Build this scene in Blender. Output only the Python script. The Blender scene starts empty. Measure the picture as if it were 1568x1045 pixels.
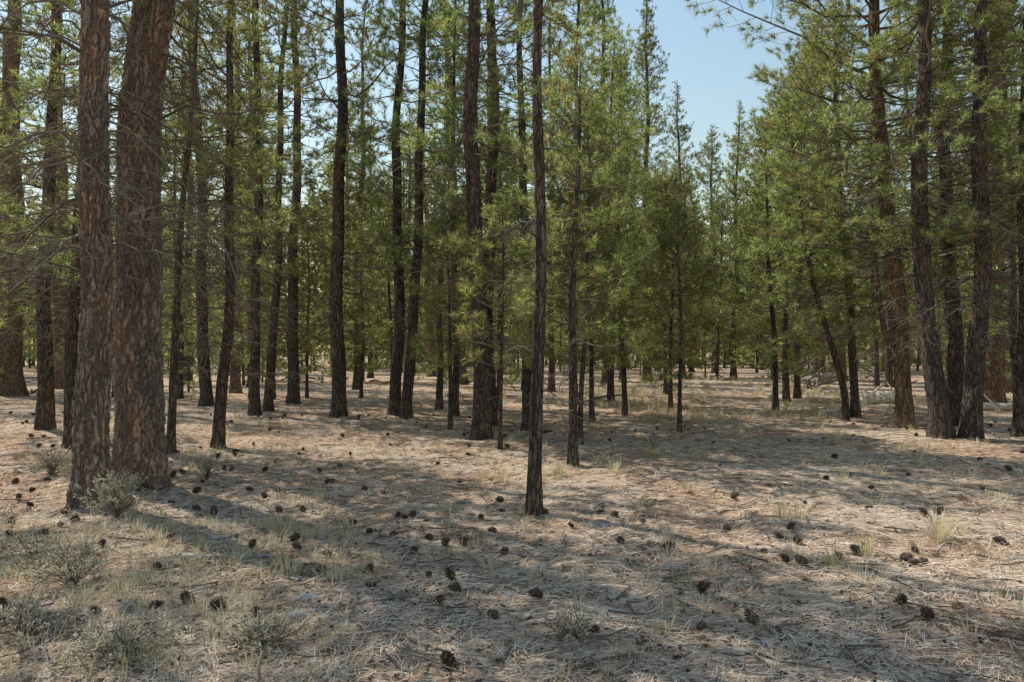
import bpy, math
import numpy as np
from mathutils import noise, Vector
rng = np.random.default_rng(11)
scene = bpy.context.scene
col = scene.collection

# ------------------------------------------------------------------ terrain
def vnoise(x, y, s=0.0):
    x = np.asarray(x, float); y = np.asarray(y, float)
    xi = np.floor(x); yi = np.floor(y); fx = x-xi; fy = y-yi
    def h(a, b):
        v = np.sin(a*127.1+b*311.7+s*74.7)*43758.5453
        return v-np.floor(v)
    fx = fx*fx*(3-2*fx); fy = fy*fy*(3-2*fy)
    return (h(xi, yi)*(1-fx)+h(xi+1, yi)*fx)*(1-fy)+(h(xi, yi+1)*(1-fx)+h(xi+1, yi+1)*fx)*fy
def gh(x, y):
    x = np.asarray(x, float); y = np.asarray(y, float)
    r = np.sqrt(x*x+y*y)
    f = np.clip(1.4-r/40.0, 0, 1)
    z = 0.05*np.sin(.31*x+1.3)*np.sin(.27*y+.5)+.02*np.sin(.8*x+.6*y)
    z = z+f*(.06*(vnoise(x*1.1, y*1.1, 1)-.5)+.04*(vnoise(x*2.9, y*2.9, 2)-.5)+.030*(vnoise(x*7.3, y*7.3, 3)-.5))
    return z

# ------------------------------------------------------------------ mesh helpers
def make_mesh(name, V, F, M=None, mats=(), smooth=None, attr=None):
    me = bpy.data.meshes.new(name)
    V = np.ascontiguousarray(V, np.float32); F = np.ascontiguousarray(F, np.int32)
    k = F.shape[1]; n = len(F)
    me.vertices.add(len(V)); me.vertices.foreach_set('co', V.ravel())
    me.loops.add(n*k); me.loops.foreach_set('vertex_index', F.ravel())
    me.polygons.add(n)
    me.polygons.foreach_set('loop_start', np.arange(0, n*k, k, dtype=np.int32))
    me.polygons.foreach_set('loop_total', np.full(n, k, np.int32))
    for m in mats: me.materials.append(m)
    if M is not None: me.polygons.foreach_set('material_index', np.ascontiguousarray(M, np.int32))
    if smooth is None: smooth = np.zeros(n, bool)
    elif smooth is True: smooth = np.ones(n, bool)
    me.polygons.foreach_set('use_smooth', np.ascontiguousarray(smooth, bool))
    if attr is not None:
        a = me.attributes.new('furrow', 'FLOAT', 'POINT'); a.data.foreach_set('value', np.ascontiguousarray(attr, np.float32))
    me.update(calc_edges=True)
    return me
def add_obj(name, me, loc=(0, 0, 0), rotz=0, scale=(1, 1, 1), parent=None, tilt=(0, 0)):
    o = bpy.data.objects.new(name, me); o.location = loc; o.rotation_euler = (tilt[0], tilt[1], rotz); o.scale = scale
    col.objects.link(o)
    if parent: o.parent = parent
    return o
def nrm(v):
    return v/np.maximum(np.linalg.norm(v, axis=-1, keepdims=True), 1e-9)
def tube(P, R, sides=3, cap=False):
    P = np.asarray(P, float); R = np.asarray(R, float)
    T = nrm(np.gradient(P, axis=0))
    ref = np.array([0, 0, 1.]) if abs(T[:, 2].mean()) < .8 else np.array([1., 0, 0])
    A = nrm(np.cross(T, ref)); B = np.cross(T, A)
    a = np.linspace(0, 2*np.pi, sides, endpoint=False)
    V = P[:, None]+R[:, None, None]*(np.cos(a)[None, :, None]*A[:, None]+np.sin(a)[None, :, None]*B[:, None])
    k = len(P)
    i = np.arange(k-1)[:, None]*sides; j = np.arange(sides)[None]; j2 = (j+1) % sides
    a0 = (i+j).ravel(); a1 = (i+j2).ravel(); b0 = a0+sides; b1 = a1+sides
    F = np.concatenate([np.stack([a0, a1, b1], 1), np.stack([a0, b1, b0], 1)])
    V = V.reshape(-1, 3)
    if cap:
        n = len(V); V = np.vstack([V, P[0], P[-1]])
        jj = np.arange(sides); e = (k-1)*sides
        F = np.vstack([F, np.stack([np.full(sides, n), (jj+1) % sides, jj], 1), np.stack([np.full(sides, n+1), e+jj, e+(jj+1) % sides], 1)])
    return V, F
class Bag:
    def __init__(s): s.V = []; s.F = []; s.M = []; s.S = []; s.n = 0
    def add(s, V, F, m, smooth=False):
        s.V.append(V); s.F.append(F+s.n); s.n += len(V)
        s.M.append(np.full(len(F), m) if np.isscalar(m) else m)
        s.S.append(np.full(len(F), smooth) if np.isscalar(smooth) else smooth)
    def out(s): return np.vstack(s.V), np.vstack(s.F), np.concatenate(s.M), np.concatenate(s.S)

# ------------------------------------------------------------------ materials
def newmat(name):
    m = bpy.data.materials.new(name); m.use_nodes = True
    nt = m.node_tree; nt.nodes.clear()
    out = nt.nodes.new('ShaderNodeOutputMaterial')
    return m, nt, out
def N(nt, t, **kw):
    n = nt.nodes.new(t)
    for k, v in kw.items():
        if k[0] == '_': n.inputs[k[1:].replace('_', ' ')].default_value = v
        else: setattr(n, k, v)
    return n
def ramp(nt, fac, stops):
    r = nt.nodes.new('ShaderNodeValToRGB'); e = r.color_ramp.elements
    while len(e) < len(stops): e.new(.5)
    for el, (p, c) in zip(e, stops):
        el.position = p; el.color = (c[0], c[1], c[2], 1)
    nt.links.new(fac, r.inputs[0]); return r.outputs[0]
def mixc(nt, fac, a, b, mode='MIX'):
    m = nt.nodes.new('ShaderNodeMix'); m.data_type = 'RGBA'; m.blend_type = mode
    for sock, v in ((m.inputs[0], fac), (m.inputs[6], a), (m.inputs[7], b)):
        if hasattr(v, 'is_output'): nt.links.new(v, sock)
        elif isinstance(v, (int, float)): sock.default_value = v
        else: sock.default_value = (*v, 1)
    return m.outputs[2]
def math_(nt, op, a, b=None, c=None):
    m = nt.nodes.new('ShaderNodeMath'); m.operation = op
    for s, v in zip(m.inputs, (a, b, c)):
        if v is None: continue
        if hasattr(v, 'is_output'): nt.links.new(v, s)
        else: s.default_value = v
    return m.outputs[0]

def needle_mat(name, stops, trans, tfac):
    m, nt, out = newmat(name)
    g = N(nt, 'ShaderNodeNewGeometry'); oi = N(nt, 'ShaderNodeObjectInfo')
    c = ramp(nt, g.outputs['Random Per Island'], stops)
    hs = N(nt, 'ShaderNodeHueSaturation')
    nt.links.new(c, hs.inputs['Color'])
    nt.links.new(math_(nt, 'MULTIPLY_ADD', oi.outputs['Random'], .05, .468), hs.inputs['Hue'])
    nt.links.new(math_(nt, 'MULTIPLY_ADD', oi.outputs['Random'], .6, .74), hs.inputs['Value'])
    d = N(nt, 'ShaderNodeBsdfDiffuse')
    nt.links.new(hs.outputs[0], d.inputs['Color'])
    t = N(nt, 'ShaderNodeBsdfTranslucent'); nt.links.new(mixc(nt, 1.0, hs.outputs[0], trans, 'MULTIPLY'), t.inputs['Color'])
    mx = N(nt, 'ShaderNodeMixShader'); mx.inputs[0].default_value = tfac
    nt.links.new(d.outputs[0], mx.inputs[1]); nt.links.new(t.outputs[0], mx.inputs[2]); nt.links.new(mx.outputs[0], out.inputs[0])
    return m
M_NEEDLE = needle_mat('pine_needles', [(0, (.085, .13, .06)), (.5, (.175, .22, .095)), (.85, (.30, .325, .145)), (1, (.50, .45, .23))], (2.1, 1.95, 1.35), .47)
M_DRYN = needle_mat('dry_needles', [(0, (.26, .17, .09)), (1, (.4, .29, .16))], (1.4, 1.3, 1.0), .3)

def bark_mat(name, furrow_attr=False, tint=(1, 1, 1)):
    m, nt, out = newmat(name)
    tc = N(nt, 'ShaderNodeTexCoord')
    mp = N(nt, 'ShaderNodeMapping'); mp.inputs['Scale'].default_value = (1, 1, .22)
    nt.links.new(tc.outputs['Object'], mp.inputs[0])
    n1 = N(nt, 'ShaderNodeTexNoise', _Scale=9.0, _Detail=3.0); nt.links.new(mp.outputs[0], n1.inputs[0])
    v = N(nt, 'ShaderNodeVectorMath', operation='MULTIPLY_ADD'); v.inputs[1].default_value = (.16,)*3
    nt.links.new(n1.outputs['Color'], v.inputs[0]); nt.links.new(mp.outputs[0], v.inputs[2])
    if furrow_attr:
        at = N(nt, 'ShaderNodeAttribute', attribute_name='furrow'); e = at.outputs['Fac']
    else:
        vo = N(nt, 'ShaderNodeTexVoronoi', feature='DISTANCE_TO_EDGE', _Scale=17.0)
        nt.links.new(v.outputs[0], vo.inputs['Vector'])
        e = math_(nt, 'MINIMUM', math_(nt, 'MULTIPLY', vo.outputs['Distance'], 5.0), 1.0)
    fine = N(nt, 'ShaderNodeTexNoise', _Scale=48.0, _Detail=4.0, _Roughness=.72)
    mp2 = N(nt, 'ShaderNodeMapping'); mp2.inputs['Scale'].default_value = (1, 1, .45)
    nt.links.new(tc.outputs['Object'], mp2.inputs[0]); nt.links.new(mp2.outputs[0], fine.inputs[0])
    big = N(nt, 'ShaderNodeTexNoise', _Scale=5.0, _Detail=3.0); nt.links.new(mp.outputs[0], big.inputs[0])
    plate = ramp(nt, big.outputs[0], [(.32, (.19, .165, .15)), (.52, (.27, .218, .185)), (.72, (.42, .285, .20))])
    plate = mixc(nt, .95, plate, ramp(nt, fine.outputs[0], [(.3, (.25, .24, .24)), (.5, (.9, .9, .9)), (.7, (1.8, 1.75, 1.7))]), 'MULTIPLY')
    dark = mixc(nt, .7, plate, (.055, .043, .037)) if furrow_attr else mixc(nt, .78, plate, (.045, .036, .032))
    c = mixc(nt, e, dark, plate)
    c = mixc(nt, 1.0, c, tint, 'MULTIPLY')
    b = N(nt, 'ShaderNodeBsdfDiffuse')
    nt.links.new(c, b.inputs['Color'])
    hgt = math_(nt, 'MULTIPLY_ADD', fine.outputs[0], .9, math_(nt, 'MULTIPLY', e, .7))
    bu = N(nt, 'ShaderNodeBump', _Strength=.9, _Distance=.025); nt.links.new(hgt, bu.inputs['Height'])
    nt.links.new(bu.outputs[0], b.inputs['Normal']); nt.links.new(b.outputs[0], out.inputs[0])
    return m
M_BARK = bark_mat('pine_bark', tint=(.60, .59, .60))
M_BARKC = bark_mat('ponderosa_bark', True, tint=(1.24, 1.17, 1.14))
M_BARKR = bark_mat('red_bark', tint=(1.1, .92, .79))

def island_mat(name, stops, trans=0, texscale=None):
    m, nt, out = newmat(name)
    g = N(nt, 'ShaderNodeNewGeometry')
    c = ramp(nt, g.outputs['Random Per Island'], stops)
    if texscale:
        no = N(nt, 'ShaderNodeTexNoise', _Scale=texscale, _Detail=4.0); nt.links.new(g.outputs['Position'], no.inputs[0])
        c = mixc(nt, .9, c, ramp(nt, no.outputs[0], [(.3, (.5, .5, .5)), (.7, (1.4, 1.4, 1.4))]), 'MULTIPLY')
    b = N(nt, 'ShaderNodeBsdfDiffuse')
    nt.links.new(c, b.inputs['Color']); last = b.outputs[0]
    if trans:
        t = N(nt, 'ShaderNodeBsdfTranslucent'); nt.links.new(c, t.inputs[0])
        mx = N(nt, 'ShaderNodeMixShader'); mx.inputs[0].default_value = trans
        nt.links.new(last, mx.inputs[1]); nt.links.new(t.outputs[0], mx.inputs[2]); last = mx.outputs[0]
    nt.links.new(last, out.inputs[0]); return m
M_TWIG = island_mat('twig_wood', [(0, (.10, .08, .065)), (1, (.27, .225, .18))])
M_LITTER = island_mat('needle_litter', [(0, (.12, .075, .055)), (.15, (.40, .255, .165)), (.38, (.66, .50, .355)), (.7, (.82, .69, .545)), (1, (.90, .82, .71))])
M_CONE = island_mat('pine_cone', [(0, (.05, .035, .027)), (.7, (.14, .098, .075)), (1, (.29, .235, .19))])
M_GRASS = island_mat('dry_grass', [(0, (.46, .38, .21)), (.6, (.70, .60, .39)), (1, (.80, .73, .55))], .35)
M_GGRASS = island_mat('green_grass', [(0, (.35, .34, .15)), (1, (.60, .54, .31))], .35)
M_SAGE = island_mat('shrub_leaves', [(0, (.46, .41, .28)), (.6, (.70, .64, .48)), (1, (.82, .76, .62))], .3)
M_DEAD = island_mat('weathered_wood', [(0, (.26, .23, .2)), (1, (.46, .41, .36))], texscale=14)
M_PALE = island_mat('pale_log_wood', [(0, (.62, .54, .44)), (1, (.74, .67, .56))], texscale=9)
M_ROCK = island_mat('stone', [(0, (.25, .24, .23)), (1, (.4, .38, .36))], texscale=20)

def ground_mat():
    m, nt, out = newmat('forest_floor')
    g = N(nt, 'ShaderNodeNewGeometry'); P = g.outputs['Position']
    def noi(s, d=4.0, r=.6, dist=0.0):
        n = N(nt, 'ShaderNodeTexNoise', _Scale=s, _Detail=d, _Roughness=r, _Distortion=dist); nt.links.new(P, n.inputs[0]); return n.outputs[0]
    fib = None
    for a, s in ((.2, 1), (1.7, 1.2)):
        mp = N(nt, 'ShaderNodeMapping'); mp.inputs['Rotation'].default_value = (0, 0, a); mp.inputs['Scale'].default_value = (14*s, 120*s, 30)
        nt.links.new(P, mp.inputs[0])
        n = N(nt, 'ShaderNodeTexNoise', _Scale=1.0, _Detail=1.0, _Distortion=.6); nt.links.new(mp.outputs[0], n.inputs[0])
        fib = n.outputs[0] if fib is None else math_(nt, 'MAXIMUM', fib, n.outputs[0])
    base = ramp(nt, noi(.9, 5), [(.3, (.47, .285, .18)), (.5, (.66, .475, .33)), (.7, (.78, .645, .495))])
    base = mixc(nt, ramp(nt, noi(.33, 3), [(.45, (0, 0, 0)), (.62, (.6, .6, .6))]), base, (.68, .585, .465))
    base = mixc(nt, .9, base, ramp(nt, fib, [(.5, (.45, .41, .39)), (.62, (1, 1, 1)), (.78, (1.25, 1.24, 1.22))]), 'MULTIPLY')
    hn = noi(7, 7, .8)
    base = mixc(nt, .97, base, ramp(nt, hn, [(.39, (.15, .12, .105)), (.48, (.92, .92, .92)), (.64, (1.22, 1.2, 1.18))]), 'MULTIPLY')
    b = N(nt, 'ShaderNodeBsdfDiffuse')
    nt.links.new(base, b.inputs['Color'])
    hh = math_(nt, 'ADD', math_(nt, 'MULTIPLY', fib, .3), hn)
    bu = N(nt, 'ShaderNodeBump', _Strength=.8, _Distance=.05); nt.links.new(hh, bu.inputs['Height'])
    nt.links.new(bu.outputs[0], b.inputs['Normal']); nt.links.new(b.outputs[0], out.inputs[0])
    return m
# ------------------------------------------------------------------ ground
n = 520
s = np.linspace(-1, 1, n); g1 = 900*np.sinh(7.0*s)/np.sinh(7.0)
X, Y = np.meshgrid(g1, g1+6.0); Z = gh(X, Y)
i, j = np.meshgrid(np.arange(n-1), np.arange(n-1)); a = (j*n+i).ravel()
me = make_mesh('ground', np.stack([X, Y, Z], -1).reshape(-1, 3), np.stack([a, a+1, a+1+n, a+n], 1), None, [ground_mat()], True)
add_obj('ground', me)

# ------------------------------------------------------------------ branch templates
def needles(C, D, nn, ln, w, g=rng):
    C = np.repeat(C, nn, 0); D = np.repeat(D, nn, 0); k = len(C)
    r = nrm(g.normal(size=(k, 3))); d = nrm(D*.5+r*.8+np.array([0, 0, .15]))
    L = ln*g.uniform(.75, 1.15, (k, 1))
    base = C-D*g.uniform(0, .07, (k, 1))
    p = nrm(np.cross(d, nrm(g.normal(size=(k, 3)))))*w*.5
    V = np.stack([base-p, base+p, base+d*L], 1).reshape(-1, 3)
    return V, np.arange(k*3).reshape(-1, 3)
def make_branch(L, g, nn=15, w=.008, ln=.17, live=True, dens=1.0, sub=2):
    b = Bag(); k = 7; t = np.linspace(0, 1, k)
    wob = np.cumsum(g.normal(0, .04*L, (k, 3)), 0)*np.array([.2, 1, .8]); wob -= wob[0]
    if live: z = L*(-.12*t+.32*t**2)
    else: z = L*(.10*t-.42*t**2)
    P = np.stack([L*t*.97, 0*t, z], 1)+wob*(1 if live else 1.3)
    r0 = .006+.0085*L if live else .004+.006*L
    V, F = tube(P, r0*(1-.8*t)+.002, 4 if sub == 2 else 3); b.add(V, F, 1, True)
    C = []; D = []
    nt = max(2, int((3+L*3.6)*dens)) if live else int((5+L*5.5)*dens)
    for q in range(nt):
        tt = (.42 if live else .15)+(.58 if live else .7)*(q+g.uniform(0, 1))/nt; tt = min(tt, .98)
        p0 = np.array([np.interp(tt, t, P[:, c]) for c in range(3)])
        side = 1 if q % 2 else -1
        l = (.14+.34*L*(1-.6*tt))*g.uniform(.6, 1.2)
        d = nrm(np.array([g.uniform(.35, 1.0), side*g.uniform(.5, 1.0), g.uniform(-.15, .5) if live else g.uniform(-.8, .3)]))
        up = np.array([0, 0, .4*l]) if live else np.array([0, 0, -.25*l])
        u = np.linspace(0, 1, 4 if sub == 2 else 3)[:, None]
        TP = p0+d*l*u+up*u**2+g.normal(0, .03*l, (len(u), 3))*u
        if sub >= 1: V, F = tube(TP, np.linspace(.006, .0025, len(u))*(1 if live else .7), 3); b.add(V, F, 1, True)
        dd = nrm(TP[-1]-TP[-2]); C.append(TP[-1]); D.append(dd)
        if live and g.random() < .35: C.append(TP[-1]-dd*.11); D.append(dd)
        for _ in range(1+int(l > .35)+int(l > .6)*2):
            f = g.uniform(.0, .6) if live else g.uniform(.25, .9); q0 = TP[0]*f+TP[-1]*(1-f)
            d2 = nrm(dd+g.normal(0, .6, 3)); l2 = g.uniform(.10, .22)*(.6+l)
            if sub == 2: V, F = tube(np.stack([q0, q0+d2*l2*.5, q0+d2*l2+[0, 0, .04 if live else -.04]]), [.0035, .003, .002], 3); b.add(V, F, 1, True)
            C.append(q0+d2*l2); D.append(d2)
    C.append(P[-1]); D.append(nrm(P[-1]-P[-2]))
    if live:
        C = np.array(C); D = np.array(D)
        dry = g.random(len(C)) < .04
        V, F = needles(C[~dry], D[~dry], nn, ln, w, g=g); b.add(V, F, 2)
        if dry.any():
            V, F = needles(C[dry], D[dry], nn, ln, w, g=g); b.add(V, F, 3)
    return b.out()
LENS = [.5, .9, 1.5, 2.2, 3.0]
def tset(nn, w, ln, dens, nv, sub=2):
    return [[make_branch(L, rng, nn, w, ln, True, dens, sub) for _ in range(nv)] for L in LENS]
T_NEAR = tset(25, .0105, .142, .80, 4)
T_FAR = tset(12, .022, .165, .75, 3, 1)
T_VF = tset(6, .052, .23, .8, 3, 0)
DEADT = [[make_branch(L, rng, live=False, dens=1.0) for _ in range(4)] for L in (.5, .9, 1.5, 2.2)]
DLEN = [.5, .9, 1.5, 2.2]

def place(b, tmpl, pos, az, el, sc, roll):
    V, F, M, S = tmpl
    ca, sa, ce, se, cr_, sr = math.cos(az), math.sin(az), math.cos(el), math.sin(el), math.cos(roll), math.sin(roll)
    Rx = np.array([[1, 0, 0], [0, cr_, -sr], [0, sr, cr_]]); Ry = np.array([[ce, 0, -se], [0, 1, 0], [se, 0, ce]]); Rz = np.array([[ca, -sa, 0], [sa, ca, 0], [0, 0, 1]])
    b.add(V@(Rz@Ry@Rx).T*sc+pos, F, M, S)
def build_tree(h, r0, cb, cr, path=None, T=T_NEAR, dead_lo=1.6, dead=1.0, spacing=.55, nper=3.4, sides=14, close=False, power=.45, g=rng, bark=None, deadlen=1.3):
    b = Bag()
    if close: zz = np.concatenate([np.arange(-.2, 7.0, .02), np.arange(7.0, h, .4), [h]]); sides = 140
    else: zz = np.concatenate([[-.2, -.05, .08, .2, .4, .7], np.arange(1.1, h, .45), [h]])
    ph = g.uniform(0, 6, 4); wa = .014*h**.5
    px = path or [(0, 0, 0), (h, g.normal(0, .018*h), g.normal(0, .015*h))]
    pz = [p[0] for p in px]
    def ctr(z):
        z = np.asarray(z, float)
        x = np.mean([np.interp(z+o, pz, [p[1] for p in px]) for o in (-.5, -.25, 0, .25, .5)], 0)
        y = np.mean([np.interp(z+o, pz, [p[2] for p in px]) for o in (-.5, -.25, 0, .25, .5)], 0)
        w = wa*np.minimum(1, np.maximum(z, 0)/2)
        return np.stack([x+w*np.sin(z*.7+ph[0])+w*.4*np.sin(z*1.9+ph[1]), y+w*np.sin(z*.6+ph[2]), z], -1)
    P = ctr(zz); u = np.clip(zz/h, 0, 1)
    R = r0*((1-u)**.75*.93+.04)*(1+.42*np.exp(-np.maximum(zz, 0)/.22))+.004
    V, F = tube(P, R, sides)
    if close:
        nV = len(V); cen = np.repeat(P, sides, 0); dr = V-cen; dr[:, 2] = 0; dr = nrm(dr); fur = np.ones(nV)
        off = Vector(g.uniform(0, 50, 3)); D = np.zeros(nV)
        for q in range(nV):
            v = V[q]
            if v[2] > 7.2: continue
            w0 = noise.turbulence_vector(Vector((v[0]*7, v[1]*7, v[2]*2.5))+off, 3, False)
            p = Vector((v[0]*15+w0.x*1.1, v[1]*15+w0.y*1.1, v[2]*2.6+w0.z*1.1))+off
            d, _ = noise.voronoi(p)
            e = min(1, max(0, (d[1]-d[0])/.40)); e = e*e*(3-2*e)
            fur[q] = e; D[q] = e*.024-.015+.018*noise.noise(Vector((v[0]*26, v[1]*26, v[2]*10)))+.009*noise.noise(Vector((v[0]*70, v[1]*70, v[2]*30)))
        ang = np.arctan2(dr[:, 1], dr[:, 0])
        D += r0*.16*np.exp(-np.maximum(V[:, 2], 0)/.2)*np.sin(ang*5+ph[0])
        V = V+dr*D[:, None]
    else:
        cen = np.repeat(P, sides, 0); dr = V-cen
        f = 1+.07*np.sin(np.arctan2(dr[:, 1], dr[:, 0])*3+V[:, 2]*.8+ph[3])+g.normal(0, .035, len(V)); V = cen+dr*f[:, None]
        fur = None
    b.add(V, F, 0, True); nT = len(V)
    def rad(z): return np.interp(z, zz, R)
    z = cb; bias = g.uniform(0, 6.28)
    while z < h-.15:
        uu = (z-cb)/(h-cb)
        prof = max(.13, (1-uu)**power)*(.6+.4*min(1, uu*3))*g.uniform(.65, 1.25)
        k = max(2, int(round(nper+g.normal(0, .9)))); a0 = g.uniform(0, 6.28)
        for q in range(k):
            az = a0+q*6.283/k+g.normal(0, .3)
            L = cr*prof*g.uniform(.4, 1.15)*(1+.18*math.cos(az-bias+z*.5))
            el = math.radians(-8+46*uu**1.3+g.normal(0, 10))
            qi = int(np.argmin([abs(L-l) for l in LENS])); t = T[qi][g.integers(len(T[qi]))]
            zq = z+g.uniform(-.15, .15); c = ctr(zq)
            place(b, t, c+np.array([math.cos(az), math.sin(az), 0])*rad(zq)*.6, az, el, L/LENS[qi] if L < .4 or L > 3.2 else min(1.25, max(.8, L/LENS[qi])), g.normal(0, .3))
        z += spacing*(1-.45*uu)*g.uniform(.4, 1.6)
    z = dead_lo
    while dead > 0 and z < cb+(h-cb)*.25:
        az = g.uniform(0, 6.28); L = deadlen*g.uniform(.35, 1.25); qi = int(np.argmin([abs(L-l) for l in DLEN]))
        place(b, DEADT[qi][g.integers(4)], ctr(z)+np.array([math.cos(az), math.sin(az), 0])*rad(z)*.6, az, math.radians(g.normal(2, 14)), L/DLEN[qi], g.normal(0, .5))
        z += .30/dead*g.uniform(.4, 1.6)
    V, F, M, S = b.out()
    at = None
    if fur is not None: at = np.concatenate([fur, np.ones(len(V)-nT)])
    return make_mesh('pine_tree', V, F, M, [bark or (M_BARKC if close else M_BARK), M_TWIG, M_NEEDLE, M_DRYN], S, at)

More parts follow.
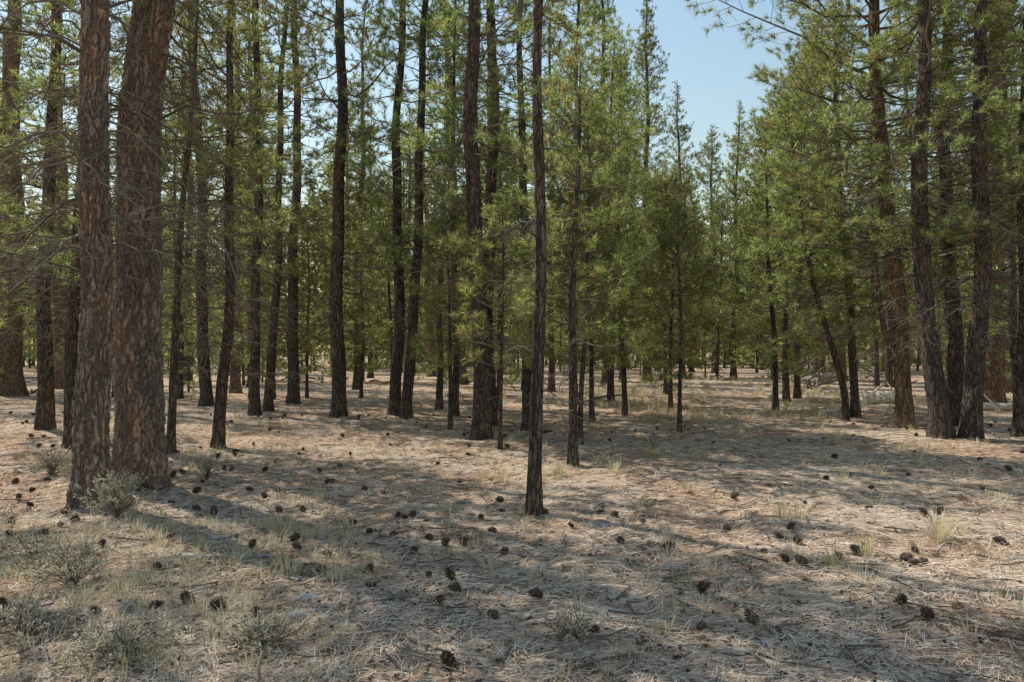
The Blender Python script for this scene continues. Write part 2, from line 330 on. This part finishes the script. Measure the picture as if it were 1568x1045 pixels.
# ------------------------------------------------------------------ trees placed one by one, plus an unseen pine added for shade
Y_ = dict(dead=1.2, dead_lo=.5, deadlen=.5, spacing=.29, nper=4.6, power=.38)
FT = dict(T=T_FAR, spacing=.38, nper=5.4, dead=0)
HERO = [
 (-4.37, 7.7, 17, .165, 5.6, 2.2, [(0, 0, 0), (5.3, .0, 0), (17, .2, 0)], dict(close=True, dead_lo=2.2, dead=3.6, deadlen=1.4)),
 (-4.38, 8.7, 21, .27, 6.3, 2.8, [(0, 0, 0), (5.7, .11, 0), (21, .4, 0)], dict(close=True, dead_lo=2.6, dead=3.6, deadlen=1.7)),
 (.21, 7.25, 9.5, .066, 4.2, 1.0, [(0, 0, 0), (5, .10, 0), (9.5, .2, 0)], dict(dead_lo=1.2, dead=1.8, deadlen=.5)),
 (.87, 10.65, 5.8, .068, 1.8, 1.2, [(0, 0, 0), (5.6, .1, 0)], dict(dead_lo=.7, dead=2.6, deadlen=.6, spacing=.3, nper=4.5)),
 (-.58, 13.9, 19, .175, 3.6, 1.9, [(0, 0, 0), (8.2, -.18, 0), (19, -.3, 0)], dict(dead_lo=1.4, dead=2.6)),
 (-.50, 16.5, 18, .155, 3.2, 1.8, None, dict(dead_lo=1.4, dead=2.0)),
 (.33, 15.7, 13, .115, 2.8, 1.8, None, dict(dead=1.8)),
 (-4.25, 18.1, 20, .175, 4.0, 2.1, None, dict(dead=2.2)),
 (-3.0, 19, 18, .15, 3.8, 1.9, None, dict(dead=2.2)),
 (-2.6, 18.1, 17, .135, 3.8, 1.8, [(0, 0, 0), (7, .4, 0), (17, .6, 0)], dict(dead=2.2)),
 (-1.46, 19, 12, .09, 2.8, 1.6, None, dict(dead=1.8)),
 (-2.1, 21.3, 12, .095, 2.6, 1.6, None, dict(T=T_FAR)),
 (-6.5, 18.7, 17, .135, 3.6, 1.9, None, dict(dead=2.2)),
 (-6.6, 20, 16, .12, 3.8, 1.8, [(0, 0, 0), (7, .35, 0), (16, .5, 0)], dict(dead=2.0)),
 (-6.85, 23.2, 20, .18, 4.0, 2.2, None, dict(T=T_FAR)),
 (-4.96, 12.5, 12, .095, 3.7, 1.5, [(0, 0, 0), (3.5, .16, 0), (12, .3, 0)], dict(dead=4, dead_lo=1.2, deadlen=1.1)),
 (-5.4, 11.7, 8.5, .062, 2.8, 1.4, [(0, 0, 0), (3.3, .2, 0), (8.5, .4, 0)], dict(dead=4, dead_lo=1.0, deadlen=.9)),
 (-9.3, 22.6, 19, .18, 3.6, 2.1, None, dict(dead=1.6, T=T_FAR)),
 (-7.1, 12.0, 16, .125, 2.6, 2.3, None, dict(dead=3.6, dead_lo=1.5, deadlen=1.4)),
 (-20, 33, 22, .36, 5, 3.0, None, dict(bark=M_BARKR, T=T_FAR)),
 (-18, 26.6, 23, .42, 5.5, 3.0, None, dict(bark=M_BARKR, T=T_FAR)),
 (-11.2, 30, 20, .21, 4, 2.3, None, dict(bark=M_BARKR, T=T_FAR)),
 (-6.75, 32, 18, .16, 3.2, 2.0, None, dict(T=T_FAR)),
 (3.46, 15.3, 4.8, .045, 1.6, 1.0, None, dict(dead_lo=.6, dead=2.2, deadlen=.5, spacing=.28, nper=4.5)),
 (7.75, 17.2, 7.5, .08, 1.8, 1.8, [(0, 0, 0), (.8, .0, 0), (2.0, -.4, 0), (3.4, -.85, 0), (7.5, -1.3, 0)], dict(dead_lo=.8, dead=1.6, spacing=.3, nper=4.5, power=.38)),
 (8.4, 18.1, 11, .10, 2.2, 2.1, [(0, 0, 0), (4.5, -.28, 0), (11, -.5, 0)], dict(dead_lo=1, dead=1.6, spacing=.42, nper=4)),
 (8.35, 15.7, 17.5, .175, 3.2, 3.1, [(0, 0, 0), (2.6, -.2, 0), (9.1, -.65, 0), (17.5, -.8, 0)], dict(dead_lo=1.6, dead=2.6, bark=M_BARKR, nper=4.6, spacing=.44)),
 (7.85, 13.5, 15, .175, 3.6, 2.5, [(0, 0, 0), (1.0, -.14, 0), (3.2, -.32, 0), (15, -.35, 0)], dict(dead_lo=1.6, dead=3.0, nper=3.9)),
 (9.4, 15.7, 16, .155, 4.0, 2.3, [(0, 0, 0), (9, -.15, 0), (16, -.2, 0)], dict(dead_lo=1.6, dead=2.6)),
 (8.3, 13.4, 15, .165, 3.8, 2.5, [(0, 0, 0), (3.2, .15, 0), (8, .35, 0), (15, .5, 0)], dict(dead_lo=1.6, dead=3.0, nper=3.9)),
 (14.7, 22.6, 21, .32, 5, 2.8, None, dict(bark=M_BARKR, T=T_FAR)),
 (9.55, 13.9, 14, .13, 3.4, 2.2, None, dict(dead=2.6)),
 (8.9, 24, 10, .11, 1.2, 2.4, None, dict(T=T_FAR, spacing=.36, nper=4.5)),
 (10.4, 27, 12, .12, 1.2, 2.4, None, dict(T=T_FAR, spacing=.36, nper=4.5)),
 (7.3, 20.5, 8, .08, 1.3, 2.0, None, dict(T=T_FAR, spacing=.34, nper=4.5)),
 (1.9, 17.5, 7.5, .06, 1.3, 1.7, None, Y_),
 (-.2, 12.4, 4.2, .032, 1.3, .9, None, Y_),
 (1.3, 14.2, 5.5, .05, 1.6, 1.3, None, Y_),
 (-1.3, 15.6, 4.8, .045, 1.4, 1.3, None, Y_),
 (2.9, 19.0, 7.5, .07, 1.3, 1.8, None, Y_),
 (4.6, 21.5, 6.0, .06, .9, 1.6, None, dict(T=T_FAR, **Y_)),
 (-3.6, 22.5, 6.5, .06, 1.3, 1.6, None, dict(T=T_FAR, **Y_)),
 (-.4, 21.0, 8, .07, 1.6, 1.8, None, dict(T=T_FAR, **Y_)),
 (-8.2, 25.5, 6.0, .06, 1.2, 1.6, None, dict(T=T_FAR, **Y_)),
 (-5.4, 26.5, 7.5, .06, 1.2, 1.7, None, dict(T=T_FAR, **Y_)),
 (5.8, 28, 8.0, .08, 1.2, 1.9, None, dict(T=T_FAR, **Y_)),
 (3.2, 24, 12, .11, 1.8, 2.2, None, dict(T=T_FAR, nper=4)),
 (1.9, 22.6, 15, .13, 2.6, 2.1, None, dict(T=T_FAR, nper=4)),
 (-8.2, 8.6, 12, .12, 2.2, 2.4, None, dict(dead=2.4, dead_lo=1.4)),
 (-9.2, 14.6, 14, .15, 2.2, 2.3, None, dict(dead=2.0, dead_lo=1.4)),
 (-6.8, 5.4, 12, .14, 4.4, 1.7, None, dict(dead=1.5)),  # unseen pine added left of view to cast shade on the foreground
 (8.2, 45, 23.8, .26, 2.5, 3.0, None, dict(power=.75, **FT)),
 (13.75, 46, 17.2, .2, 1.4, 2.3, None, dict(power=.8, **FT)),
 (11.5, 50, 20, .22, 1.6, 2.7, None, dict(power=.7, **FT)),
 (15.6, 57, 19.5, .22, 1.6, 2.6, None, dict(power=.65, **FT)),
 (23, 68, 20, .22, 1.6, 2.7, None, dict(power=.7, **FT)),
 (4.6, 36, 22, .24, 2.6, 2.7, None, dict(power=.6, **FT)),
 (6.0, 40, 18, .2, 1.8, 2.5, None, dict(power=.6, **FT)),
]
for x, y, h, r, cb, cr, path, kw in HERO:
    g = np.random.default_rng(int(abs(x*131+y*977))+5)
    me = build_tree(h, r, cb, cr, path, g=g, **kw)
    add_obj('pine_tree', me, (x, y, float(gh(x, y))))
P = np.array([[0, 0, 0], [-.2, 0, .5], [-.38, .02, 1.1], [-.5, .03, 2.0], [-.55, .05, 3.0]])
V, F = tube(P, [.075, .065, .06, .05, .02], 10)
add_obj('dead_pine_stem', make_mesh('dead_pine_stem', V, F, None, [M_BARKR], True), (8.3, 15.72, 1.0))

# ------------------------------------------------------------------ surrounding forest (instances)
PROT = []; PVF = []
for q in range(6):
    g = np.random.default_rng(100+q)
    hh = [19, 17, 21, 15, 13, 10][q]
    a_ = (hh, [.24, .15, .32, .12, .10, .08][q], [4.2, 2.8, 5.0, 2.0, 1.4, 1.2][q], [2.4, 2.0, 2.9, 2.1, 1.8, 1.9][q])
    PROT.append((hh, build_tree(*a_, T=T_FAR, dead=.5, dead_lo=1.5, g=g, nper=3.5, spacing=.56, sides=8, bark=M_BARKR if q == 2 else None)))
    a_ = (hh, a_[1], [2.4, 1.6, 3.0, 1.0, .8, .5][q], a_[3]*1.1)
    PVF.append((hh, build_tree(*a_, T=T_VF, dead=0, g=g, nper=4.2, spacing=.48, sides=6, bark=M_BARKR if q == 2 else None)))
SAP = []
for q in range(3):
    g = np.random.default_rng(200+q); hh = [2.6, 4.6, 7.0][q]
    SAP.append((hh, build_tree(hh, .04+.01*q, .25+.2*q, [1.0, 1.5, 1.9][q], T=T_FAR, dead=0, g=g, nper=4.4, spacing=.32, sides=6, power=.4)))
forest = bpy.data.objects.new('distant_pine_forest', None); col.objects.link(forest)
g = np.random.default_rng(47); pts = [(h_[0], h_[1]) for h_ in HERO]
cnt = 0
for k in range(20000):
    if cnt > 380: break
    far = g.random() < .5
    d = g.uniform(60, 125) if far else g.uniform(9, 60)
    az = math.radians(g.uniform(-42, 42) if far else g.uniform(-62, 48)); x = d*math.sin(az); y = d*math.cos(az)
    tn = x/max(y, .01) if y > 0 else (9 if x > 0 else -9)
    inview = -.80 < tn < .80
    if inview and d < 24: continue
    if x > 0 and not inview and d < 13: continue
    if .06 < tn < .46 and d < 42: continue
    if .44 < tn < .62 and d < 26: continue
    # irregular groves with openings between them
    if not far and float(vnoise(x*.16, y*.16, 21))*.7+float(vnoise(x*.4, y*.4, 22))*.3 < .47: continue
    pa = np.array(pts); md = g.choice([1.1, 1.8, 3.2]) if d < 60 else g.uniform(1.8, 3.6)
    if not inview: md = 3.9
    if (np.hypot(pa[:, 0]-x, pa[:, 1]-y) < md).any(): continue
    if g.random() < .42 and not far: hh, me = SAP[g.integers(3)]
    elif far: hh, me = PVF[g.integers(6)]
    else: hh, me = PROT[g.integers(6)]
    sc = g.uniform(.75, 1.18)
    if .125 < tn < .40:
        mx = 1.6+.25*d
        if hh*sc > mx: sc = mx/hh*g.uniform(.75, 1)
        if sc < .5: continue
    pts.append((x, y)); cnt += 1
    wx = sc*g.uniform(.85, 1.2)
    add_obj('tree', me, (x, y, float(gh(x, y))), g.uniform(0, 6.28), (wx, wx, sc), forest, (g.normal(0, .022), g.normal(0, .022)))

# ------------------------------------------------------------------ needle litter
def strips(x, y, ang, L, w, tilt, lift, g, bend=.15):
    k = len(x)
    d = np.stack([np.cos(ang), np.sin(ang)], 1); pr = np.stack([-d[:, 1], d[:, 0]], 1)
    bd = g.normal(0, bend, k)
    vs = []
    for t_ in (-.5, 0, .5):
        cx = x+d[:, 0]*L*t_+pr[:, 0]*bd*L*(t_*t_*4-1)*.5; cy = y+d[:, 1]*L*t_+pr[:, 1]*bd*L*(t_*t_*4-1)*.5
        cz = gh(cx, cy)+lift+tilt*L*(t_+.5)
        ww = w*(1 if t_ == 0 else .6)*.5
        vs += [np.stack([cx-pr[:, 0]*ww, cy-pr[:, 1]*ww, cz], 1), np.stack([cx+pr[:, 0]*ww, cy+pr[:, 1]*ww, cz+w*.25], 1)]
    V = np.stack(vs, 1).reshape(-1, 3); o = np.arange(k)[:, None]*6
    F = np.concatenate([o+np.array([[0, 1, 3, 2]]), o+np.array([[2, 3, 5, 4]])])
    return V, F
g = np.random.default_rng(3); k = 240000
d = 2.2*(20/2.2)**(g.random(k)**1.1); x = g.uniform(-1, 1, k)*(d*.8+1.0)
cl = vnoise(x*2.3, d*2.3, 9)*.5+vnoise(x*7, d*7, 8)*.5
keep = g.random(k) < .03+1.7*cl**1.8; x = x[keep]; d = d[keep]; k = len(x)
L = g.uniform(.06, .18, k); w = (.0013+.00034*d)*g.uniform(.7, 1.3, k)
V, F = strips(x, d, g.uniform(0, 6.28, k), L, w, np.abs(g.normal(0, .09, k)), .002+g.random(k)*.008, g, .25)
add_obj('pine_needle_litter', make_mesh('pine_needle_litter', V, F, None, [M_LITTER]))

# ------------------------------------------------------------------ pine cones
def cone_template(g, L=.09, R=.038):
    b = Bag(); n = 62
    for i in range(n):
        t = i/n; a = i*2.39996; rr = R*math.sin(math.pi*(.12+.84*t))**.75
        z = t*L; c = np.array([math.cos(a), math.sin(a), 0]); tg = np.array([-c[1], c[0], 0]); w = .0095*(1-.4*t)
        p0 = c*rr*.25+[0, 0, z]; tip = c*rr*1.1+[0, 0, z+.014*(t+.3)]
        mid = c*rr*.75+[0, 0, z+.004]
        V = np.array([p0, mid-tg*w, tip, mid+tg*w, mid+[0, 0, .006]])
        b.add(V, np.array([[0, 1, 4], [1, 2, 4], [2, 3, 4], [3, 0, 4], [0, 3, 1], [1, 3, 2]]), 0)
    P = np.stack([np.zeros(6), np.zeros(6), np.linspace(0, L, 6)], 1)
    V, F = tube(P, R*.55*np.sin(np.pi*np.linspace(.1, .95, 6)), 7, True); b.add(V, F, 0)
    return b.out()
CT = cone_template(rng); b = Bag(); g = np.random.default_rng(77)
cx = [(-.97, 7.0), (.95, 6.95), (-.14, 6.5), (.9, 6.05), (1.95, 5.7), (2.15, 5.4), (2.05, 5.5), (-1.35, 5.2), (-.14, 4.3), (.55, 6.6), (-2.6, 8.2), (-2.9, 8.3), (-2.55, 5.4), (1.2, 5.9), (.35, 7.2), (-.4, 6.0), (-.55, 5.9), (-2.2, 9.0), (-3.2, 4.6), (-.35, 3.75), (.42, 4.0), (2.3, 6.3), (2.5, 5.6), (3.0, 7.6)]
for i in range(120):
    d = g.uniform(3.6, 19); x = g.uniform(-.8, .75)*d; cx.append((x, d))
for i in range(34):
    cx.append((g.uniform(-4, 3.8), g.uniform(4.2, 8)))
for i in range(95):
    t_ = HERO[[0, 1, 0, 1, 15, 16, 18, 4, 7, 27, 28][g.integers(11)]]
    a = g.uniform(0, 6.28); r = .35+abs(g.normal(0, 1.6)); cx.append((t_[0]+r*math.cos(a), t_[1]+r*math.sin(a)))
for x, y in cx:
    if y < 3: continue
    V, F, M, S = CT; sc = g.uniform(.6, 1.1); a, t = g.uniform(0, 6.28), g.uniform(.9, 1.7)
    ct, st, ca, sa = math.cos(t), math.sin(t), math.cos(a), math.sin(a)
    Ry = np.array([[ct, 0, st], [0, 1, 0], [-st, 0, ct]]); Rz = np.array([[ca, -sa, 0], [sa, ca, 0], [0, 0, 1]])
    b.add(V@(Rz@Ry).T*sc+[x, y, float(gh(x, y))+.022*sc], F, M, S)
V, F, M, S = b.out(); add_obj('pine_cones', make_mesh('pine_cones', V, F, M, [M_CONE], S))

# ------------------------------------------------------------------ fallen twigs
b = Bag(); g = np.random.default_rng(5)
for i in range(900):
    d = g.uniform(2.8, 24) if i < 650 else g.uniform(2.8, 8); x = g.uniform(-.85, .8)*d; a = g.uniform(0, 6.28); L = g.uniform(.08, .5); u = np.linspace(-.5, .5, 5)
    px_ = x+np.cos(a)*L*u+g.normal(0, .03*L, 5); py_ = d+np.sin(a)*L*u+g.normal(0, .03*L, 5)
    V, F = tube(np.stack([px_, py_, gh(px_, py_)+.012+g.uniform(0, .02)], 1), np.linspace(1, .4, 5)*g.uniform(.003, .009), 5); b.add(V, F, 0, True)
for i in range(45):
    d = g.uniform(24, 70); x = g.uniform(-.8, .75)*d; a = g.normal(0, .9); L = g.uniform(.8, 2.5); u = np.linspace(-.5, .5, 5)
    px_ = x+np.cos(a)*L*u; py_ = d+np.sin(a)*L*u+g.normal(0, .03*L, 5)
    V, F = tube(np.stack([px_, py_, gh(px_, py_)+.05+.25*g.random(5)], 1), np.linspace(1, .5, 5)*g.uniform(.02, .06), 7, True); b.add(V, F, 0, True)
V, F, M, S = b.out(); add_obj('fallen_twigs', make_mesh('fallen_twigs', V, F, M, [M_TWIG], S))
b = Bag(); k = 14000; d = 2.6*(20/2.6)**g.random(k); x = g.uniform(-1, 1, k)*(d*.8+1); a = g.uniform(0, 6.28, k); r = g.uniform(.006, .022, k)
z = gh(x, d)+.012; Vc = []
for q in range(4):
    aa = a+q*1.57+g.normal(0, .3, k); rr = r*g.uniform(.5, 1.2, k); Vc.append(np.stack([x+np.cos(aa)*rr, d+np.sin(aa)*rr, z+g.uniform(-.004, .012, k)], 1))
V = np.stack(Vc, 1).reshape(-1, 3); o = np.arange(k)[:, None]*4
add_obj('bark_chips', make_mesh('bark_chips', V, np.concatenate([o+np.array([[0, 1, 2]]), o+np.array([[0, 2, 3]])]), None, [M_CONE]))

def log(name, x, y, ang, L, r, mat, z=0, sides=18, taper=.7):
    u = np.linspace(-.5, .5, 16); g = np.random.default_rng(int(abs(x)*100))
    P = np.stack([np.cos(ang)*L*u, np.sin(ang)*L*u+g.normal(0, .01*L, 16)*.3, 0*u+r*.7+z], 1)
    V, F = tube(P, r*(1-(u+.5)*(1-taper))*g.uniform(.9, 1.1, 16), sides, True)
    V = V+g.normal(0, r*.05, V.shape); bb = Bag(); bb.add(V, F, 0, False)
    for _ in range(4):
        f = g.uniform(-.4, .45); p0 = np.array([np.cos(ang)*L*f, np.sin(ang)*L*f, r]); dd = nrm(g.normal(0, 1, 3)+[0, 0, 1.2])
        V, F = tube(np.stack([p0, p0+dd*r*1.5, p0+dd*r*g.uniform(2.5, 4)]), [r*.2, r*.14, r*.06], 6, True); bb.add(V, F, 0)
    V, F, M, S = bb.out(); add_obj(name, make_mesh(name, V, F, M, [mat], S), (x, y, float(gh(x, y))))
log('weathered_branch', -2.15, 5.62, .03, .68, .024, M_DEAD, sides=8)
log('fallen_log', 12.0, 24.0, .2, 1.4, .24, M_PALE)
log('fallen_log', 14.0, 20.5, -.15, 3.4, .13, M_PALE)
b = Bag(); g = np.random.default_rng(9)
u = np.linspace(0, 1, 7)
V, F = tube(np.stack([u*1.3, 0*u, .35+.1*u], 1), .33*(1-.35*u), 14, True); b.add(V+g.normal(0, .02, V.shape), F, 0)
for i in range(16):
    a = i/16*6.283+g.normal(0, .2); d = np.array([-.5*g.random(), math.cos(a), math.sin(a)]); L = g.uniform(.5, 1.0)
    p0 = np.array([.05, 0, .4]); w = g.normal(0, .08, (5, 3)); w[0] = 0
    uu = np.linspace(0, 1, 5)[:, None]; V, F = tube(p0+d*L*uu+w, [.12, .08, .06, .04, .015], 6, True); b.add(V, F, 0)
V, F, M, S = b.out(); add_obj('uprooted_stump', make_mesh('uprooted_stump', V, F, M, [M_DEAD], S), (13.2, 32.6, .05), .3)

# ------------------------------------------------------------------ grass
def tuft(b, x, y, nb, hh, sp, g, m=0):
    a = g.uniform(0, 6.28, nb); rr = g.random(nb)*.05*(1+sp); ln = hh*g.uniform(.5, 1.1, nb); lean = g.uniform(.05, .75, nb)*sp
    bx = x+np.cos(a)*rr; by = y+np.sin(a)*rr; bz = gh(bx, by)-.01
    d = np.stack([np.cos(a)*lean, np.sin(a)*lean, np.ones(nb)], 1); d = nrm(d)
    B = np.stack([bx, by, bz], 1); w = .0018*(1+y*.10); p = np.stack([-np.sin(a), np.cos(a), 0*a], 1)*w
    mid = B+d*ln[:, None]*.55; tip = B+d*ln[:, None]+np.stack([np.cos(a), np.sin(a), -.6+0*a], 1)*(ln*lean*.35)[:, None]
    V = np.stack([B-p, B+p, mid-p*.8, mid+p*.8, tip], 1).reshape(-1, 3); o = np.arange(nb)[:, None]*5
    F = np.concatenate([o+np.array([[0, 1, 3]]), o+np.array([[0, 3, 2]]), o+np.array([[2, 3, 4]])]); b.add(V, F, m)
b = Bag(); g = np.random.default_rng(21)
for x, y, nb, hh in [(3.55, 6.2, 110, .30), (2.35, 5.4, 70, .22), (5.6, 12.9, 120, .32), (-1.55, 5.2, 60, .22), (2.75, 5.8, 60, .2), (.35, 9.2, 60, .3), (.6, 9.6, 50, .28), (1.35, 9.9, 50, .25), (2.1, 11.2, 50, .25), (-1.0, 5.3, 25, .2), (4.9, 7.5, 30, .2), (1.0, 4.5, 25, .16), (2.5, 6.9, 30, .2), (-.1, 9.4, 30, .25), (4.2, 9.4, 30, .22), (6.6, 9.5, 40, .25)]:
    tuft(b, x, y, nb, hh, 1.0, g, int(g.random() < .5))
for i in range(800):
    d = g.uniform(3.3, 30); x = g.uniform(-.8, .75)*d; tuft(b, x, d, int(g.uniform(6, 26)), g.uniform(.08, .24), 1.1, g, int(g.random() < .25))
for i in range(420):
    x = g.uniform(-4.4, -.8); d = g.uniform(3.2, 6.8)
    if x > -d*.22: continue
    tuft(b, x, d, int(g.uniform(10, 40)), g.uniform(.07, .17), 1.3, g, 0)
for i in range(900):
    d = g.uniform(17, 48); x = d*g.uniform(.10, .46)
    if vnoise(x*.5, d*.5, 5) < .42: continue
    tuft(b, x, d, int(g.uniform(12, 40)), g.uniform(.15, .35), 1.1, g, int(g.random() < .3))
V, F, M, S = b.out(); add_obj('dry_grass_tufts', make_mesh('dry_grass_tufts', V, F, M, [M_GRASS, M_GGRASS], S))

# ------------------------------------------------------------------ shrubs
def shrub(x, y, hh, wd, stems, leafn, g, leaf=.018):
    b = Bag()
    for i in range(stems):
        a = g.uniform(0, 6.28); ln = g.uniform(.15, 1)*wd; top = np.array([math.cos(a)*ln, math.sin(a)*ln, hh*g.uniform(.6, 1.05)*(1-.35*(ln/wd)**2)])
        u = np.linspace(0, 1, 5)[:, None]; P = top*u+g.normal(0, .02, (5, 3))*u; P[:, :2] *= (.4+.6*u)
        V, F = tube(P, [.004, .0035, .003, .002, .0015], 3); b.add(V, F, 0)
        for _ in range(4):
            f = g.uniform(.35, .95); p0 = P[0]*(1-f)+P[-1]*f; dd = nrm(nrm(top)+g.normal(0, .5, 3))*g.uniform(.05, .14)
            V, F = tube(np.stack([p0, p0+dd*.5, p0+dd]), [.0025, .002, .0012], 3); b.add(V, F, 0)
            k = leafn; c = p0+dd*g.uniform(.1, 1.1, (k, 1)); dr = nrm(nrm(dd)*.8+g.normal(0, .7, (k, 3))); l = leaf*g.uniform(.6, 1.4, (k, 1)); p = nrm(np.cross(dr, g.normal(size=(k, 3))))*l*.2
            V = np.stack([c, c+dr*l*.5+p, c+dr*l, c+dr*l*.5-p], 1).reshape(-1, 3); o = np.arange(k)[:, None]*4
            b.add(V, np.concatenate([o+np.array([[0, 1, 2]]), o+np.array([[0, 2, 3]])]), 1)
    V, F, M, S = b.out(); add_obj('sagebrush_shrub', make_mesh('sagebrush_shrub', V, F, M, [M_TWIG, M_SAGE], S), (x, y, float(gh(x, y))-.01))
g = np.random.default_rng(31)
for a_ in [(-3.72, 7.0, .40, .34, 60, 26), (-2.95, 5.0, .32, .42, 44, 14), (-5.9, 9.5, .38, .42, 50, 14), (-3.7, 9.0, .38, .26, 30, 12), (-1.95, 3.75, .14, .34, 50, 16), (-2.7, 4.1, .18, .3, 32, 12), (-4.7, 6.6, .22, .35, 30, 10), (2.3, 12.2, .3, .25, 24, 9), (-1.3, 3.9, .12, .22, 26, 10), (.35, 4.0, .1, .12, 20, 12), (-3.6, 5.6, .2, .3, 24, 10), (3.6, 4.9, .12, .16, 22, 8)]:
    shrub(*a_, g)
b = Bag(); import bmesh
for i in range(26):
    d = g.uniform(3.6, 14); x = g.uniform(-.7, .7)*d; bm = bmesh.new(); bmesh.ops.create_icosphere(bm, subdivisions=2, radius=1)
    V = np.array([v.co[:] for v in bm.verts]); F = np.array([[v.index for v in f.verts] for f in bm.faces]); bm.free()
    V = V*(1+g.normal(0, .07, (len(V), 1)))*g.uniform(.02, .05)*np.array([1.3, 1, .55]); b.add(V+[x, d, float(gh(x, d))+.005], F, 0)
V, F, M, S = b.out(); add_obj('scattered_stones', make_mesh('scattered_stones', V, F, M, [M_ROCK], S))

# ------------------------------------------------------------------ light
EL, AZ = 51, -50
w = bpy.data.worlds.new('World'); scene.world = w; w.use_nodes = True; nt = w.node_tree
sky = nt.nodes.new('ShaderNodeTexSky'); sky.sky_type = 'NISHITA'; sky.sun_disc = False
sky.sun_elevation = math.radians(EL); sky.sun_rotation = math.radians(AZ % 360); sky.dust_density = .5; sky.air_density = 2.1; sky.ozone_density = 2.3
bg = nt.nodes['Background']; bg.inputs[1].default_value = .14; nt.links.new(sky.outputs[0], bg.inputs[0])
L = bpy.data.lights.new('sun', 'SUN'); L.energy = 5; L.angle = math.radians(.4); L.color = (1, .955, .87)
so = bpy.data.objects.new('sun', L); col.objects.link(so)
e, a = math.radians(EL), math.radians(AZ)
sv = Vector((math.sin(a)*math.cos(e), math.cos(a)*math.cos(e), math.sin(e)))
so.rotation_euler = (-sv).to_track_quat('-Z', 'Y').to_euler(); so.location = sv*40

cam = bpy.data.cameras.new('camera'); cam.lens = 26; cam.sensor_width = 36; cam.clip_end = 3000
co = bpy.data.objects.new('camera', cam); col.objects.link(co)
co.location = (0, 0, 1.6+float(gh(0, 8))*.5); co.rotation_euler = (math.radians(90.9), 0, 0)
scene.camera = co
scene.view_settings.view_transform = 'Standard'; scene.view_settings.look = 'None'; scene.view_settings.exposure = 0
